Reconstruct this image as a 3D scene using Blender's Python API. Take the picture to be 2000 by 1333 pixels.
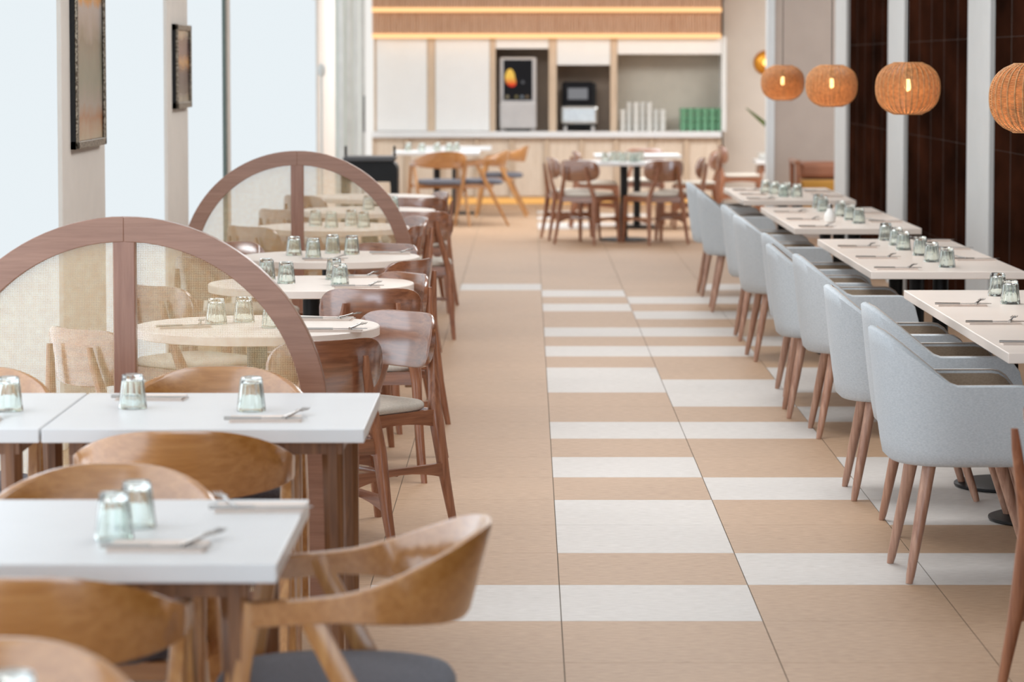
import bpy, bmesh, math, random
from mathutils import Vector, Matrix
for _o in list(bpy.data.objects):
    bpy.data.objects.remove(_o)
S = bpy.context.scene
C = S.collection
PI = math.pi
R = math.radians
random.seed(4)

# ------------------------------------------------------------------ camera
cam_d = bpy.data.cameras.new('camera')
cam = bpy.data.objects.new('camera', cam_d)
C.objects.link(cam)
cam.location = (0, 0, 1.66)
cam.rotation_euler = (PI/2 - math.atan(.063), 0, 0)
cam_d.sensor_fit = 'HORIZONTAL'
cam_d.sensor_width = 36
cam_d.lens = 36*5660/2000
cam_d.shift_x = -.0155
cam_d.shift_y = -.0934
cam_d.clip_end = 200
cam_d.dof.use_dof = True
cam_d.dof.focus_distance = 10.3
cam_d.dof.aperture_fstop = 4.2
S.camera = cam

# ------------------------------------------------------------------ colour management, world, light
S.view_settings.view_transform = 'Standard'
S.view_settings.look = 'None'
S.view_settings.gamma = 1
S.view_settings.use_curve_mapping = False
S.view_settings.exposure = 0.0
S.cycles.max_bounces = 10
S.cycles.diffuse_bounces = 4
S.cycles.transparent_max_bounces = 24
S.cycles.sample_clamp_indirect = 4

W = bpy.data.worlds.new('world')
S.world = W
W.use_nodes = True
W.node_tree.nodes['Background'].inputs[0].default_value = (.70, .85, 1.0, 1)
W.node_tree.nodes['Background'].inputs[1].default_value = 3.4

CEIL = 3.3
def ceiling_fill(x, y, sx, sy, power, col):  # fill lamps added above the view to brighten the room
    l = bpy.data.lights.new('ceiling_fill_light', 'AREA')
    l.shape = 'RECTANGLE'; l.size = sx; l.size_y = sy; l.energy = power; l.color = col
    o = bpy.data.objects.new('ceiling_fill_light', l)
    C.objects.link(o); o.location = (x, y, CEIL-.03)
    return o
for _y, _p in ((7, 26), (11.5, 70), (16, 64), (20.5, 46), (25, 32)):
    ceiling_fill(.7, _y, 1.6, 1.6, _p, (.95, .98, 1))
ceiling_fill(.3, 29.6, 3.2, 2.4, 180, (.86, .94, 1))
ceiling_fill(4.0, 30.5, 1.8, 1.8, 140, (.92, .97, 1))
ceiling_fill(3.9, 24.6, 1.2, 1.6, 65, (1, .97, .94))

# ------------------------------------------------------------------ material helpers
def lin(c):
    r = []
    for v in c[:3]:
        v /= 255
        r.append(v/12.92 if v <= .04045 else ((v+.055)/1.055)**2.4)
    return (*r, 1)

def new_mat(name):
    m = bpy.data.materials.new(name)
    m.use_nodes = True
    return m, m.node_tree, m.node_tree.nodes['Principled BSDF']

def noise_mix(nt, c1, c2, scale, stretch=(1, 1, 1), detail=4, lo=.35, hi=.65, dist=0):
    tc = nt.nodes.new('ShaderNodeTexCoord')
    mp = nt.nodes.new('ShaderNodeMapping')
    mp.inputs['Scale'].default_value = stretch
    n = nt.nodes.new('ShaderNodeTexNoise')
    n.inputs['Scale'].default_value = scale
    n.inputs['Detail'].default_value = detail
    n.inputs['Distortion'].default_value = dist
    rp = nt.nodes.new('ShaderNodeValToRGB')
    rp.color_ramp.elements[0].position = lo
    rp.color_ramp.elements[1].position = hi
    rp.color_ramp.elements[0].color = c1
    rp.color_ramp.elements[1].color = c2
    L = nt.links
    L.new(tc.outputs['Object'], mp.inputs['Vector'])
    L.new(mp.outputs[0], n.inputs['Vector'])
    L.new(n.outputs['Fac'], rp.inputs['Fac'])
    return rp, n, mp, tc

def plain(name, col, rough=.5, metal=0, var=.06, scale=6, coat=0, spec=.5):
    m, nt, b = new_mat(name)
    c = lin(col)
    c2 = tuple(min(1, v*(1+var)) for v in c[:3])+(1,)
    c1 = tuple(v*(1-var) for v in c[:3])+(1,)
    rp, *_ = noise_mix(nt, c1, c2, scale)
    nt.links.new(rp.outputs[0], b.inputs['Base Color'])
    b.inputs['Roughness'].default_value = rough
    b.inputs['Metallic'].default_value = metal
    b.inputs['Coat Weight'].default_value = coat
    b.inputs['Specular IOR Level'].default_value = spec
    return m

def wood(name, dark, light, axis='z', rough=.4, coat=.75, ior=1.65):
    m, nt, b = new_mat(name)
    st = {'x': (1.2, 22, 22), 'y': (22, 1.2, 22), 'z': (22, 22, 1.2)}[axis]
    rp, n, mp, tc = noise_mix(nt, lin(dark), lin(light), 3.2, st, 6, .3, .7, .6)
    n2 = nt.nodes.new('ShaderNodeTexNoise')
    n2.inputs['Scale'].default_value = 14
    n2.inputs['Detail'].default_value = 3
    mx = nt.nodes.new('ShaderNodeMixRGB')
    mx.blend_type = 'MULTIPLY'
    mx.inputs[0].default_value = .18
    r2 = nt.nodes.new('ShaderNodeValToRGB')
    r2.color_ramp.elements[0].position = .38; r2.color_ramp.elements[0].color = (.62, .58, .55, 1)
    r2.color_ramp.elements[1].position = .6; r2.color_ramp.elements[1].color = (1, 1, 1, 1)
    L = nt.links
    L.new(mp.outputs[0], n2.inputs['Vector'])
    L.new(n2.outputs['Fac'], r2.inputs['Fac'])
    L.new(rp.outputs[0], mx.inputs[1]); L.new(r2.outputs[0], mx.inputs[2])
    L.new(mx.outputs[0], b.inputs['Base Color'])
    b.inputs['Roughness'].default_value = rough
    b.inputs['Coat Weight'].default_value = coat
    b.inputs['Coat Roughness'].default_value = .2
    b.inputs['Coat IOR'].default_value = ior
    return m

def fabric(name, c1, c2, scale=260, bump=.25):
    m, nt, b = new_mat(name)
    rp, n, mp, tc = noise_mix(nt, lin(c1), lin(c2), 120, (1, 1, 2.5), 6, .25, .75)
    w = nt.nodes.new('ShaderNodeTexNoise')
    w.inputs['Scale'].default_value = scale
    w.inputs['Detail'].default_value = 2
    bp = nt.nodes.new('ShaderNodeBump')
    bp.inputs['Strength'].default_value = bump
    bp.inputs['Distance'].default_value = .002
    L = nt.links
    L.new(tc.outputs['Object'], w.inputs['Vector'])
    L.new(w.outputs['Fac'], bp.inputs['Height'])
    L.new(bp.outputs[0], b.inputs['Normal'])
    L.new(rp.outputs[0], b.inputs['Base Color'])
    b.inputs['Roughness'].default_value = .9
    b.inputs['Specular IOR Level'].default_value = .15
    b.inputs['Sheen Weight'].default_value = .15
    return m

def emit(name, col, strength):
    m = bpy.data.materials.new(name)
    m.use_nodes = True
    nt = m.node_tree
    nt.nodes.clear()
    e = nt.nodes.new('ShaderNodeEmission')
    e.inputs[0].default_value = (*col, 1); e.inputs[1].default_value = strength
    o = nt.nodes.new('ShaderNodeOutputMaterial')
    nt.links.new(e.outputs[0], o.inputs[0])
    return m

def floor_tile(name, c1, c2):
    m, nt, b = new_mat(name)
    rp, n, mp, tc = noise_mix(nt, lin(c1), lin(c2), 22, (1, 4, 1), 8, .25, .75)
    n2 = nt.nodes.new('ShaderNodeTexNoise'); n2.inputs['Scale'].default_value = 1.1; n2.inputs['Detail'].default_value = 2
    mx = nt.nodes.new('ShaderNodeMixRGB'); mx.blend_type = 'MULTIPLY'; mx.inputs[0].default_value = .25
    r2 = nt.nodes.new('ShaderNodeValToRGB')
    r2.color_ramp.elements[0].position = .35; r2.color_ramp.elements[0].color = (.72, .72, .72, 1)
    r2.color_ramp.elements[1].position = .65
    nt.links.new(tc.outputs['Object'], n2.inputs['Vector'])
    nt.links.new(n2.outputs['Fac'], r2.inputs['Fac'])
    nt.links.new(rp.outputs[0], mx.inputs[1]); nt.links.new(r2.outputs[0], mx.inputs[2])
    nt.links.new(mx.outputs[0], b.inputs['Base Color'])
    b.inputs['Roughness'].default_value = .52
    b.inputs['Specular IOR Level'].default_value = .35
    return m

def glass_mat(name, tint, edge, milk=0):
    """thin drinking glass: clear face, greener towards the silhouette"""
    m = bpy.data.materials.new(name); m.use_nodes = True
    nt = m.node_tree; nt.nodes.clear()
    N = nt.nodes.new
    lw = N('ShaderNodeLayerWeight'); lw.inputs[0].default_value = .28
    mc = N('ShaderNodeMixRGB'); mc.inputs[1].default_value = (*tint, 1); mc.inputs[2].default_value = (*edge, 1)
    tr = N('ShaderNodeBsdfTransparent')
    gl = N('ShaderNodeBsdfGlossy'); gl.inputs['Roughness'].default_value = .04
    gl.inputs[0].default_value = (.95, 1, .97, 1)
    fr = N('ShaderNodeFresnel'); fr.inputs[0].default_value = 1.5
    ms = N('ShaderNodeMixShader'); o = N('ShaderNodeOutputMaterial')
    L = nt.links
    L.new(lw.outputs['Facing'], mc.inputs[0]); L.new(mc.outputs[0], tr.inputs[0])
    L.new(fr.outputs[0], ms.inputs[0]); L.new(tr.outputs[0], ms.inputs[1]); L.new(gl.outputs[0], ms.inputs[2])
    # white diffuse mixed in so dark glass renders lighter
    df = N('ShaderNodeBsdfDiffuse'); df.inputs[0].default_value = (.94, .98, .95, 1)
    tl = N('ShaderNodeBsdfTranslucent'); tl.inputs[0].default_value = (.94, .98, .95, 1)
    mm = N('ShaderNodeMixShader'); L.new(df.outputs[0], mm.inputs[1]); L.new(tl.outputs[0], mm.inputs[2])
    m2 = N('ShaderNodeMixShader'); m2.inputs[0].default_value = milk
    L.new(ms.outputs[0], m2.inputs[1]); L.new(mm.outputs[0], m2.inputs[2])
    L.new(m2.outputs[0], o.inputs[0])
    return m

M = {}
M['walnut_z'] = wood('walnut_upright', (132, 80, 53), (176, 118, 84), 'z', .42, .45)
M['walnut_x'] = wood('walnut_across', (122, 72, 46), (166, 107, 73), 'x', .36, 1.0, 2.3)
M['walnut_y'] = wood('walnut_lengthwise', (130, 78, 51), (172, 114, 79), 'y', .42, .45)
M['oak_z'] = wood('oak_upright', (176, 118, 62), (208, 154, 94), 'z')
M['oak_x'] = wood('oak_across', (172, 112, 52), (196, 138, 76), 'x', .32, .9, 1.95)
M['ash_z'] = wood('chair_leg_wood', (164, 118, 96), (204, 162, 138), 'z', .42, .3)
M['screen_wood'] = wood('screen_wood', (148, 104, 82), (168, 123, 100), 'x', .4, .5)
M['dark_wood'] = wood('table_leg_wood', (108, 70, 44), (150, 104, 68), 'z', .5, .2)
M['grey_fabric'] = fabric('grey_fabric', (182, 189, 194), (205, 210, 214))
M['taupe_fabric'] = fabric('taupe_fabric', (146, 130, 112), (168, 151, 133))
M['piping'] = fabric('piping_fabric', (176, 164, 154), (194, 182, 172))
M['seat_grey'] = fabric('seat_fabric', (92, 92, 100), (116, 116, 124))
M['cushion_beige'] = fabric('cushion_fabric', (196, 186, 172), (218, 208, 196))
M['laminate'] = plain('white_laminate', (229, 229, 229), .34, 0, .015)
M['laminate_warm'] = plain('cream_laminate', (246, 233, 222), .34, 0, .015)
M['black_metal'] = plain('black_metal', (24, 25, 27), .45, .3, .1)
M['steel'] = plain('steel', (175, 170, 165), .28, 1, .05)
M['alu'] = plain('brushed_aluminium', (206, 202, 195), .45, .6, .05)
M['paper'] = plain('napkin_paper', (232, 217, 206), .9, 0, .03, 30)
M['pillar'] = plain('beige_paint', (236, 228, 219), .85, 0, .02)
M['white_paint'] = plain('white_paint', (226, 226, 223), .8, 0, .015)
M['pilaster'] = plain('pale_grey_paint', (208, 209, 208), .8, 0, .015)
M['ceiling'] = plain('ceiling_paint', (240, 238, 234), .9, 0, .01)
M['taupe_wall'] = plain('taupe_plaster', (176, 160, 148), .9, 0, .04, 3)
M['beige_wall'] = plain('beige_plaster', (226, 217, 207), .9, 0, .03, 3)
M['grout'] = plain('grout', (118, 104, 90), .9, 0, .05)
M['tan_tile'] = floor_tile('tan_tile', (172, 139, 110), (198, 165, 136))
M['pale_tile'] = floor_tile('pale_tile', (200, 192, 185), (221, 214, 208))
M['leather_tile'] = None
def cane():
    m, nt, b = new_mat('cane')
    rp, *_ = noise_mix(nt, lin((246, 226, 190)), lin((253, 242, 216)), 40)
    tl = nt.nodes.new('ShaderNodeBsdfTranslucent'); ms = nt.nodes.new('ShaderNodeMixShader'); ms.inputs[0].default_value = .62
    nt.links.new(rp.outputs[0], b.inputs['Base Color']); nt.links.new(rp.outputs[0], tl.inputs[0])
    nt.links.new(b.outputs[0], ms.inputs[1]); nt.links.new(tl.outputs[0], ms.inputs[2])
    nt.links.new(ms.outputs[0], nt.nodes['Material Output'].inputs[0])
    b.inputs['Roughness'].default_value = .6
    return m
M['cane'] = cane()
M['blind'] = emit('daylight_blind', (.82, .885, .92), 1.0)
M['sky_glass'] = emit('upper_window_daylight', (.84, .92, 1.0), 2.2)  # bright band added above the view to fill the room with light
M['near_window_glow'] = emit('open_window_daylight', (.84, .92, 1.0), 2.1)  # unseen near windows, glow raised to light the foreground chairs
def solid_glass():
    m, nt, b = new_mat('green_tinted_glass')
    b.inputs['Base Color'].default_value = (.93, .985, .955, 1)
    b.inputs['Transmission Weight'].default_value = 1
    b.inputs['Roughness'].default_value = .02
    b.inputs['IOR'].default_value = 1.45
    return m
M['glass'] = solid_glass()
M['thin_glass'] = glass_mat('tumbler_glass', (1, 1, 1), (.95, .985, .96), .18)
M['glass_base'] = glass_mat('tumbler_base_glass', (.88, .98, .91), (.55, .86, .64), .16)
M['pane'] = glass_mat('door_glass', (.97, .985, .98), (.85, .91, .88))
M['rattan'] = plain('rattan', (198, 142, 90), .6, 0, .25, 60)
M['bulb'] = emit('warm_bulb', (1, .62, .24), 9)
M['led'] = emit('warm_led', (1, .58, .27), 1.45)
M['led_kick'] = emit('amber_led', (1, .52, .16), 1.0)
M['cabinet_white'] = plain('cabinet_white', (232, 231, 229), .5, 0, .01)
M['light_oak'] = wood('light_oak_panel', (218, 198, 176), (234, 217, 198), 'z', .55, 0)
M['oak_stile'] = wood('light_oak_stile', (196, 172, 146), (216, 193, 168), 'z', .55, 0)
M['slat'] = wood('slat_wood', (190, 146, 114), (222, 184, 154), 'z', .55, 0)
M['niche_dark'] = plain('niche_brown', (150, 132, 116), .8, 0, .05)
M['niche_pale'] = plain('niche_beige', (190, 182, 168), .8, 0, .04)
M['screen_black'] = plain('screen_black', (16, 16, 21), .5, 0, .1, 6, 0, .15)
M['silver'] = plain('silver_plastic', (192, 188, 186), .35, .3, .03)
M['green_cup'] = plain('green_ceramic', (108, 158, 124), .35, 0, .06, 20)
M['white_cup'] = plain('white_ceramic', (218, 216, 210), .35, 0, .03)
M['terracotta'] = plain('terracotta_leather', (146, 92, 64), .6, 0, .12)
M['mustard'] = fabric('mustard_fabric', (168, 118, 50), (186, 136, 66))
M['brass'] = plain('brass', (232, 160, 60), .35, .8, .1, 12)
M['leaf'] = plain('leaf_green', (88, 112, 58), .5, 0, .25, 20)
M['sugar'] = plain('white_shaker', (240, 238, 234), .3, 0, .02)
M['soil_pot'] = plain('white_pot', (230, 228, 222), .5, 0, .02)

def leather():
    m, nt, b = new_mat('dark_brown_tile')
    rp, n, mp, tc = noise_mix(nt, lin((26, 14, 9)), lin((58, 31, 20)), 2.2, (1, .5, 1.2), 6, .3, .75)
    nt.links.new(rp.outputs[0], b.inputs['Base Color'])
    b.inputs['Roughness'].default_value = .8
    b.inputs['Specular IOR Level'].default_value = .0
    return m
M['leather_tile'] = leather()
M['tile_joint'] = plain('tile_joint', (54, 39, 31), .8, 0, .05)

def ornate():
    m, nt, b = new_mat('antique_silver_frame')
    rp, n, *_ = noise_mix(nt, lin((92, 80, 66)), lin((186, 176, 160)), 90, (1, 1, 1), 3, .4, .6)
    nt.links.new(rp.outputs[0], b.inputs['Base Color'])
    b.inputs['Metallic'].default_value = .5
    b.inputs['Roughness'].default_value = .4
    return m
M['ornate'] = ornate()

def painting(name, stops):
    """an abstract landscape in soft horizontal bands, drawn along the object's own height"""
    m, nt, b = new_mat(name)
    N = nt.nodes.new
    tc = N('ShaderNodeTexCoord'); sp = N('ShaderNodeSeparateXYZ')
    n = N('ShaderNodeTexNoise'); n.inputs['Scale'].default_value = 5; n.inputs['Detail'].default_value = 5
    ma = N('ShaderNodeMath'); ma.operation = 'MULTIPLY_ADD'; ma.inputs[1].default_value = .16
    ad = N('ShaderNodeMath'); ad.operation = 'ADD'; ad.inputs[1].default_value = -.08
    rp = N('ShaderNodeValToRGB')
    el = rp.color_ramp.elements
    el[0].position, el[0].color = stops[0][0], lin(stops[0][1])
    el[1].position, el[1].color = stops[-1][0], lin(stops[-1][1])
    for p, c in stops[1:-1]:
        e = el.new(p); e.color = lin(c)
    L = nt.links
    L.new(tc.outputs['Generated'], sp.inputs[0]); L.new(tc.outputs['Generated'], n.inputs['Vector'])
    L.new(n.outputs['Fac'], ma.inputs[0]); L.new(sp.outputs['Z'], ma.inputs[2])
    L.new(ma.outputs[0], ad.inputs[0]); L.new(ad.outputs[0], rp.inputs[0])
    L.new(rp.outputs[0], b.inputs['Base Color'])
    b.inputs['Roughness'].default_value = .25
    return m

# ------------------------------------------------------------------ mesh helpers
class MB:
    def __init__(s):
        s.v = []; s.f = []; s.mi = []
    def add(s, vs, fs, mi=0):
        k = len(s.v)
        s.v += [tuple(p) for p in vs]
        s.f += [tuple(i+k for i in f) for f in fs]
        s.mi += [mi]*len(fs)
        return s
    def box(s, c, d, rz=0, mi=0, rx=0, ry=0):
        x, y, z = d[0]/2, d[1]/2, d[2]/2
        mt = Matrix.Translation(c) @ Matrix.Rotation(rz, 4, 'Z') @ Matrix.Rotation(ry, 4, 'Y') @ Matrix.Rotation(rx, 4, 'X')
        vs = [mt @ Vector(p) for p in ((-x,-y,-z),(x,-y,-z),(x,y,-z),(-x,y,-z),(-x,-y,z),(x,-y,z),(x,y,z),(-x,y,z))]
        return s.add(vs, [(3,2,1,0),(4,5,6,7),(0,1,5,4),(1,2,6,5),(2,3,7,6),(3,0,4,7)], mi)
    def span(s, a, b, mi=0):
        return s.box([(a[i]+b[i])/2 for i in range(3)], [abs(b[i]-a[i]) for i in range(3)], mi=mi)
    def loft(s, rings, cap=True, closed=False, mi=0):
        n = len(rings[0]); vs = [p for r in rings for p in r]; fs = []
        m = len(rings)
        for i in range(m if closed else m-1):
            a, b = i*n, ((i+1) % m)*n
            for j in range(n):
                k = (j+1) % n
                fs.append((a+j, a+k, b+k, b+j))
        if cap and not closed:
            fs.append(tuple(reversed(range(n)))); fs.append(tuple((m-1)*n+j for j in range(n)))
        return s.add(vs, fs, mi)
    def bar(s, a, b, w0, w1, n=8, up=(0, 1, 0), sq=False, prof=None, mi=0):
        """tapered bar between two points; w0/w1 = (width, depth) at the ends; prof = [(t, width, depth)]"""
        a, b = Vector(a), Vector(b); d = (b-a).normalized()
        u = Vector(up); x = u.cross(d)
        if x.length < 1e-4: x = Vector((1, 0, 0)).cross(d)
        x.normalize(); y = d.cross(x)
        if prof is None: prof = [(0, *w0), (1, *w1)]
        rings = []
        for t, w, h in prof:
            p = a.lerp(b, t); r = []
            for k in range(n):
                an = 2*PI*(k+.5)/n
                if sq:
                    e = 4.5
                    cx, cy = math.cos(an), math.sin(an)
                    q = (abs(cx)**e+abs(cy)**e)**(-1/e)
                    r.append(p+x*(cx*q*w/2)+y*(cy*q*h/2))
                else:
                    r.append(p+x*(math.cos(an)*w/2)+y*(math.sin(an)*h/2))
            rings.append(r)
        return s.loft(rings, mi=mi)
    def tube(s, pts, rad, n=8, closed=False, mi=0):
        pts = [Vector(p) for p in pts]; rings = []
        m = len(pts)
        up = None
        for i, p in enumerate(pts):
            a = pts[(i-1) % m] if (closed or i > 0) else p
            b = pts[(i+1) % m] if (closed or i < m-1) else p
            d = (b-a).normalized()
            if up is None:
                up = Vector((0, 0, 1)) if abs(d.z) < .9 else Vector((1, 0, 0))
            x = up.cross(d).normalized(); y = d.cross(x); up = y
            rr = rad[i] if isinstance(rad, (list, tuple)) else rad
            rings.append([p+x*(math.cos(2*PI*k/n)*rr)+y*(math.sin(2*PI*k/n)*rr) for k in range(n)])
        return s.loft(rings, closed=closed, mi=mi)
    def lathe(s, prof, n=24, c=(0, 0, 0), flute=0, closed=True, mi=0):
        rings = []
        for r, z in prof:
            rings.append([(c[0]+r*(1-flute*(k % 2))*math.cos(2*PI*k/n), c[1]+r*(1-flute*(k % 2))*math.sin(2*PI*k/n), c[2]+z) for k in range(n)])
        return s.loft(rings, cap=closed, mi=mi)
    def mesh(s, name, mats, smooth=40, weld=False):
        me = bpy.data.meshes.new(name)
        me.from_pydata(s.v, [], s.f)
        if not isinstance(mats, (list, tuple)): mats = [mats]
        for m in mats: me.materials.append(m)
        if len(mats) > 1: me.polygons.foreach_set('material_index', s.mi)
        bm = bmesh.new(); bm.from_mesh(me)
        if weld: bmesh.ops.remove_doubles(bm, verts=bm.verts, dist=1e-5)
        bmesh.ops.recalc_face_normals(bm, faces=bm.faces)
        bm.to_mesh(me); bm.free()
        if smooth:
            me.polygons.foreach_set('use_smooth', [True]*len(me.polygons))
            me.set_sharp_from_angle(angle=R(smooth))
        me.update()
        return me

def link(name, me, parent=None, loc=(0, 0, 0), rz=0, bevel=0):
    o = bpy.data.objects.new(name, me)
    C.objects.link(o)
    o.location = loc; o.rotation_euler = (0, 0, rz)
    if parent: o.parent = parent
    if bevel:
        b = o.modifiers.new('edge', 'BEVEL'); b.width = bevel; b.segments = 2; b.limit_method = 'ANGLE'; b.angle_limit = R(50)
    return o

def tag(o, label, cat, group=None):
    o['label'] = label; o['category'] = cat
    if group: o['group'] = group
    return o

def thing(name, label, cat, loc=(0, 0, 0), rz=0, group=None):
    o = bpy.data.objects.new(name, None)
    C.objects.link(o)
    o.empty_display_size = .1
    o.location = loc; o.rotation_euler = (0, 0, rz)
    return tag(o, label, cat, group)

def struct(o):
    o['kind'] = 'structure'
    return o

KIDS = {}
def kids(o):
    return [c for c in bpy.data.objects if c.parent == o]

def dup(root, loc, rz, label, group=None):
    if root.name not in KIDS:
        KIDS[root.name] = [(c, kids(c)) for c in kids(root)]
    r = root.copy(); C.objects.link(r)
    r.location = loc; r.rotation_euler = (0, 0, rz); r['label'] = label
    if group: r['group'] = group
    for c, gs in KIDS[root.name]:
        d = c.copy(); C.objects.link(d); d.parent = r
        for g in gs:
            e = g.copy(); C.objects.link(e); e.parent = d
    return r

class Maker:
    """builds a kind once, then hands out copies"""
    def __init__(s, build): s.build, s.first = build, None
    def put(s, loc, rz, label, group=None):
        if s.first is None:
            s.first = s.build(); o = s.first
            o.location = loc; o.rotation_euler = (0, 0, rz); o['label'] = label
            if group: o['group'] = group
            return o
        return dup(s.first, loc, rz, label, group)

# ------------------------------------------------------------------ setting: floor
XL = -1.98       # left wall face
XW = 2.75        # right wall face
YB = 33.5        # serving counter front
TX, TY, TS = .1, 8.543, .6
white = {0: {0, 21}, 1: {0, 2, 3, 5, 7, 10, 11, 13, 15, 18, 20, 34, 35, 37, 39},
         2: {1, 4, 7, 9, 10, 13, 15, 17, 19, 35, 38}, 3: {1, 3, 4, 5, 8, 10, 11, 14, 17, 19, 21},
         4: {1, 4, 5, 8, 11, 14, 16, 19}}
mb = MB()
mb.span((-2.3, -2.5, -.06), (7, 35, -.003), 2)
g = .0016
for ci in range(-4, 12):
    for ri in range(-19, 45):
        x0 = TX+(ci-1)*TS; y0 = TY+ri*TS
        x1 = x0+TS; y1 = y0+TS
        x0 = max(x0, -2.2)
        if x1 <= -2.2: continue
        k = 1 if ri in white.get(ci, ()) else 0
        a, b, c, d = x0+g, x1-g, y0+g*.6, y1-g*.6
        mb.add([(a, c, -.002), (b, c, -.002), (b, d, -.002), (a, d, -.002), (a, c, 0), (b, c, 0), (b, d, 0), (a, d, 0)],
               [(4, 5, 6, 7), (0, 1, 5, 4), (1, 2, 6, 5), (2, 3, 7, 6), (3, 0, 4, 7)], k)
struct(link('floor', mb.mesh('floor', [M['tan_tile'], M['pale_tile'], M['grout']], 0)))
mb = MB(); mb.span((-2.4, -2.5, CEIL), (7, 35, CEIL+.1))
struct(link('ceiling', mb.mesh('ceiling', M['ceiling'], 0)))

# ------------------------------------------------------------------ setting: left wall, pillars and windows
piers = [(-2.5, 1.2), (4.2, 5.0), (12.33, 13.57), (15.94, 16.9), (27.4, 29.8)]
mb = MB()
for a, b in piers:
    mb.span((XL-.3, a, 0), (XL, b, CEIL))
mb.span((XL-.3, -2.5, 3.15), (XL-.03, 29.8, CEIL))
struct(link('wall_left', mb.mesh('wall_left', M['pillar'], 0), bevel=.006))
def window(i, y0, y1, blind_top=2.25, blind=True):
    p = bpy.data.objects.new('window_%d' % i, None); C.objects.link(p); struct(p)
    m = MB(); m.span((XL-.05, y0, .0), (XL-.02, y1, blind_top))
    n = 'blind' if blind else 'lower_pane'
    link(n, m.mesh(n, M['blind' if blind else 'near_window_glow'], 0), p)
    m = MB(); m.span((XL-.07, y0, blind_top+.04), (XL-.05, y1, 3.12))
    link('upper_fill_pane', m.mesh('upper_fill_pane', M['sky_glass'], 0), p)
    m = MB(); m.span((XL-.08, y0, blind_top), (XL-.015, y1, blind_top+.04)); m.span((XL-.08, y0, 3.12), (XL-.015, y1, 3.15))
    link('rail', m.mesh('rail', M['white_paint'], 0), p)
    return p
window(1, 1.2, 4.2, blind=False); window(2, 5.0, 10.7, blind=False); window(3, 10.76, 12.33); window(4, 13.57, 15.94); window(5, 16.9, 19.0); window(6, 19.3, 27.4)
m = MB(); m.span((XL-.1, 10.7, 0), (XL-.012, 10.76, 3.15))
struct(link('trim_16', m.mesh('trim_16', M['white_paint'], 0)))
m = MB(); m.span((XL-.1, 19.0, 0), (XL+.0, 19.12, 3.15))
o = struct(link('trim_1', m.mesh('trim_1', plain('teal_grey_mullion', (96, 112, 108), .4), 0)))
m = MB(); m.span((XL-.1, 19.12, 0), (XL+.0, 19.32, 3.15))
o = struct(link('trim_2', m.mesh('trim_2', M['pillar'], 0)))
# white return beside the folding doors, its brightness put in as emission
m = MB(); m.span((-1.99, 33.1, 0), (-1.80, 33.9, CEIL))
struct(link('window_8', m.mesh('window_8', emit('return_glow_paint', (1, .97, .92), .95), 0)))
# folded glass door leaves
d1 = bpy.data.objects.new('door_1', None); C.objects.link(d1); struct(d1)
for i, yy in enumerate((30.15, 30.75, 31.35, 31.95, 32.55)):
    m = MB()
    x0, x1 = -2.13, (-2.0, -1.95, -1.905, -1.865, -1.825)[i]
    for xa in (x0, x1-.055):
        m.span((xa, yy-.025, .02), (xa+.055, yy+.025, 2.9))
    m.span((x0, yy-.025, .02), (x1, yy+.025, .12)); m.span((x0, yy-.025, 2.8), (x1, yy+.025, 2.9))
    f = link('leaf_frame', m.mesh('leaf_frame', M['alu'], 0), d1)
    m = MB(); m.span((x0+.05, yy-.004, .12), (x1-.05, yy+.004, 2.8))
    link('pane', m.mesh('pane', M['pane'], 0), f)
m = MB(); m.bar((-1.80, 31.9, .9), (-1.80, 31.9, 1.3), (.02, .02), (.02, .02))
link('door_handle', m.mesh('door_handle', M['black_metal']), d1)
p = bpy.data.objects.new('window_7', None); C.objects.link(p); struct(p)  # glowing pane put behind the folding doors to brighten them
m = MB(); m.span((-2.6, 29.8, 0), (-2.5, 34.2, CEIL))
link('pane', m.mesh('pane', M['blind'], 0), p)

# ------------------------------------------------------------------ setting: right wall
mb = MB(); mb.span((XW, 1.0, 0), (XW+.2, 25.7, CEIL))
struct(link('wall_right', mb.mesh('wall_right', M['tile_joint'], 0)))
pil = [(13.25, 14.15), (17.1, 17.97), (21.0, 21.95), (24.82, 25.72)]
for i, (a, b) in enumerate(pil):
    m = MB(); m.span((XW-.03, a, 0), (XW+.22, b, CEIL))
    struct(link('trim_%d' % (4+i), m.mesh('pilaster', M['pilaster'], 0), bevel=.004))
pan = [(5.0, 9.4), (9.4, 13.25), (14.15, 17.1), (17.97, 21.0), (21.95, 24.82)]
for i, (a, b) in enumerate(pan):
    m = MB(); n = round((b-a)/.59)
    w = (b-a)/n
    for k in range(n):
        for z0 in (-.17, .49, 1.15, 1.81, 2.47, 3.13):
            z1 = min(z0+.66, CEIL); z0 = max(z0, 0)
            m.span((XW-.0015, a+k*w+.012, z0+.0013), (XW+.01, a+(k+1)*w-.012, z1-.0013))
    struct(link('trim_%d' % (9+i), m.mesh('brown_tiling', M['leather_tile'], 0)))
# partition and end walls
m = MB(); m.span((2.335, 27.5, 0), (7, 27.62, CEIL))
struct(link('wall_partition', m.mesh('wall_partition', M['taupe_wall'], 0)))
m = MB(); m.span((2.265, 27.47, 0), (2.335, 27.66, CEIL))
struct(link('trim_15', m.mesh('trim_15', M['pilaster'], 0)))
m = MB(); m.span((2.24, 34.2, 0), (7, 34.4, CEIL)); m.span((-2.6, 34.2, 0), (2.3, 34.4, CEIL))
struct(link('wall_back', m.mesh('wall_back', M['beige_wall'], 0)))
m = MB(); m.span((6.9, 25, 0), (7, 34.4, CEIL))
struct(link('wall_right_end', m.mesh('wall_right_end', M['beige_wall'], 0)))

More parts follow.
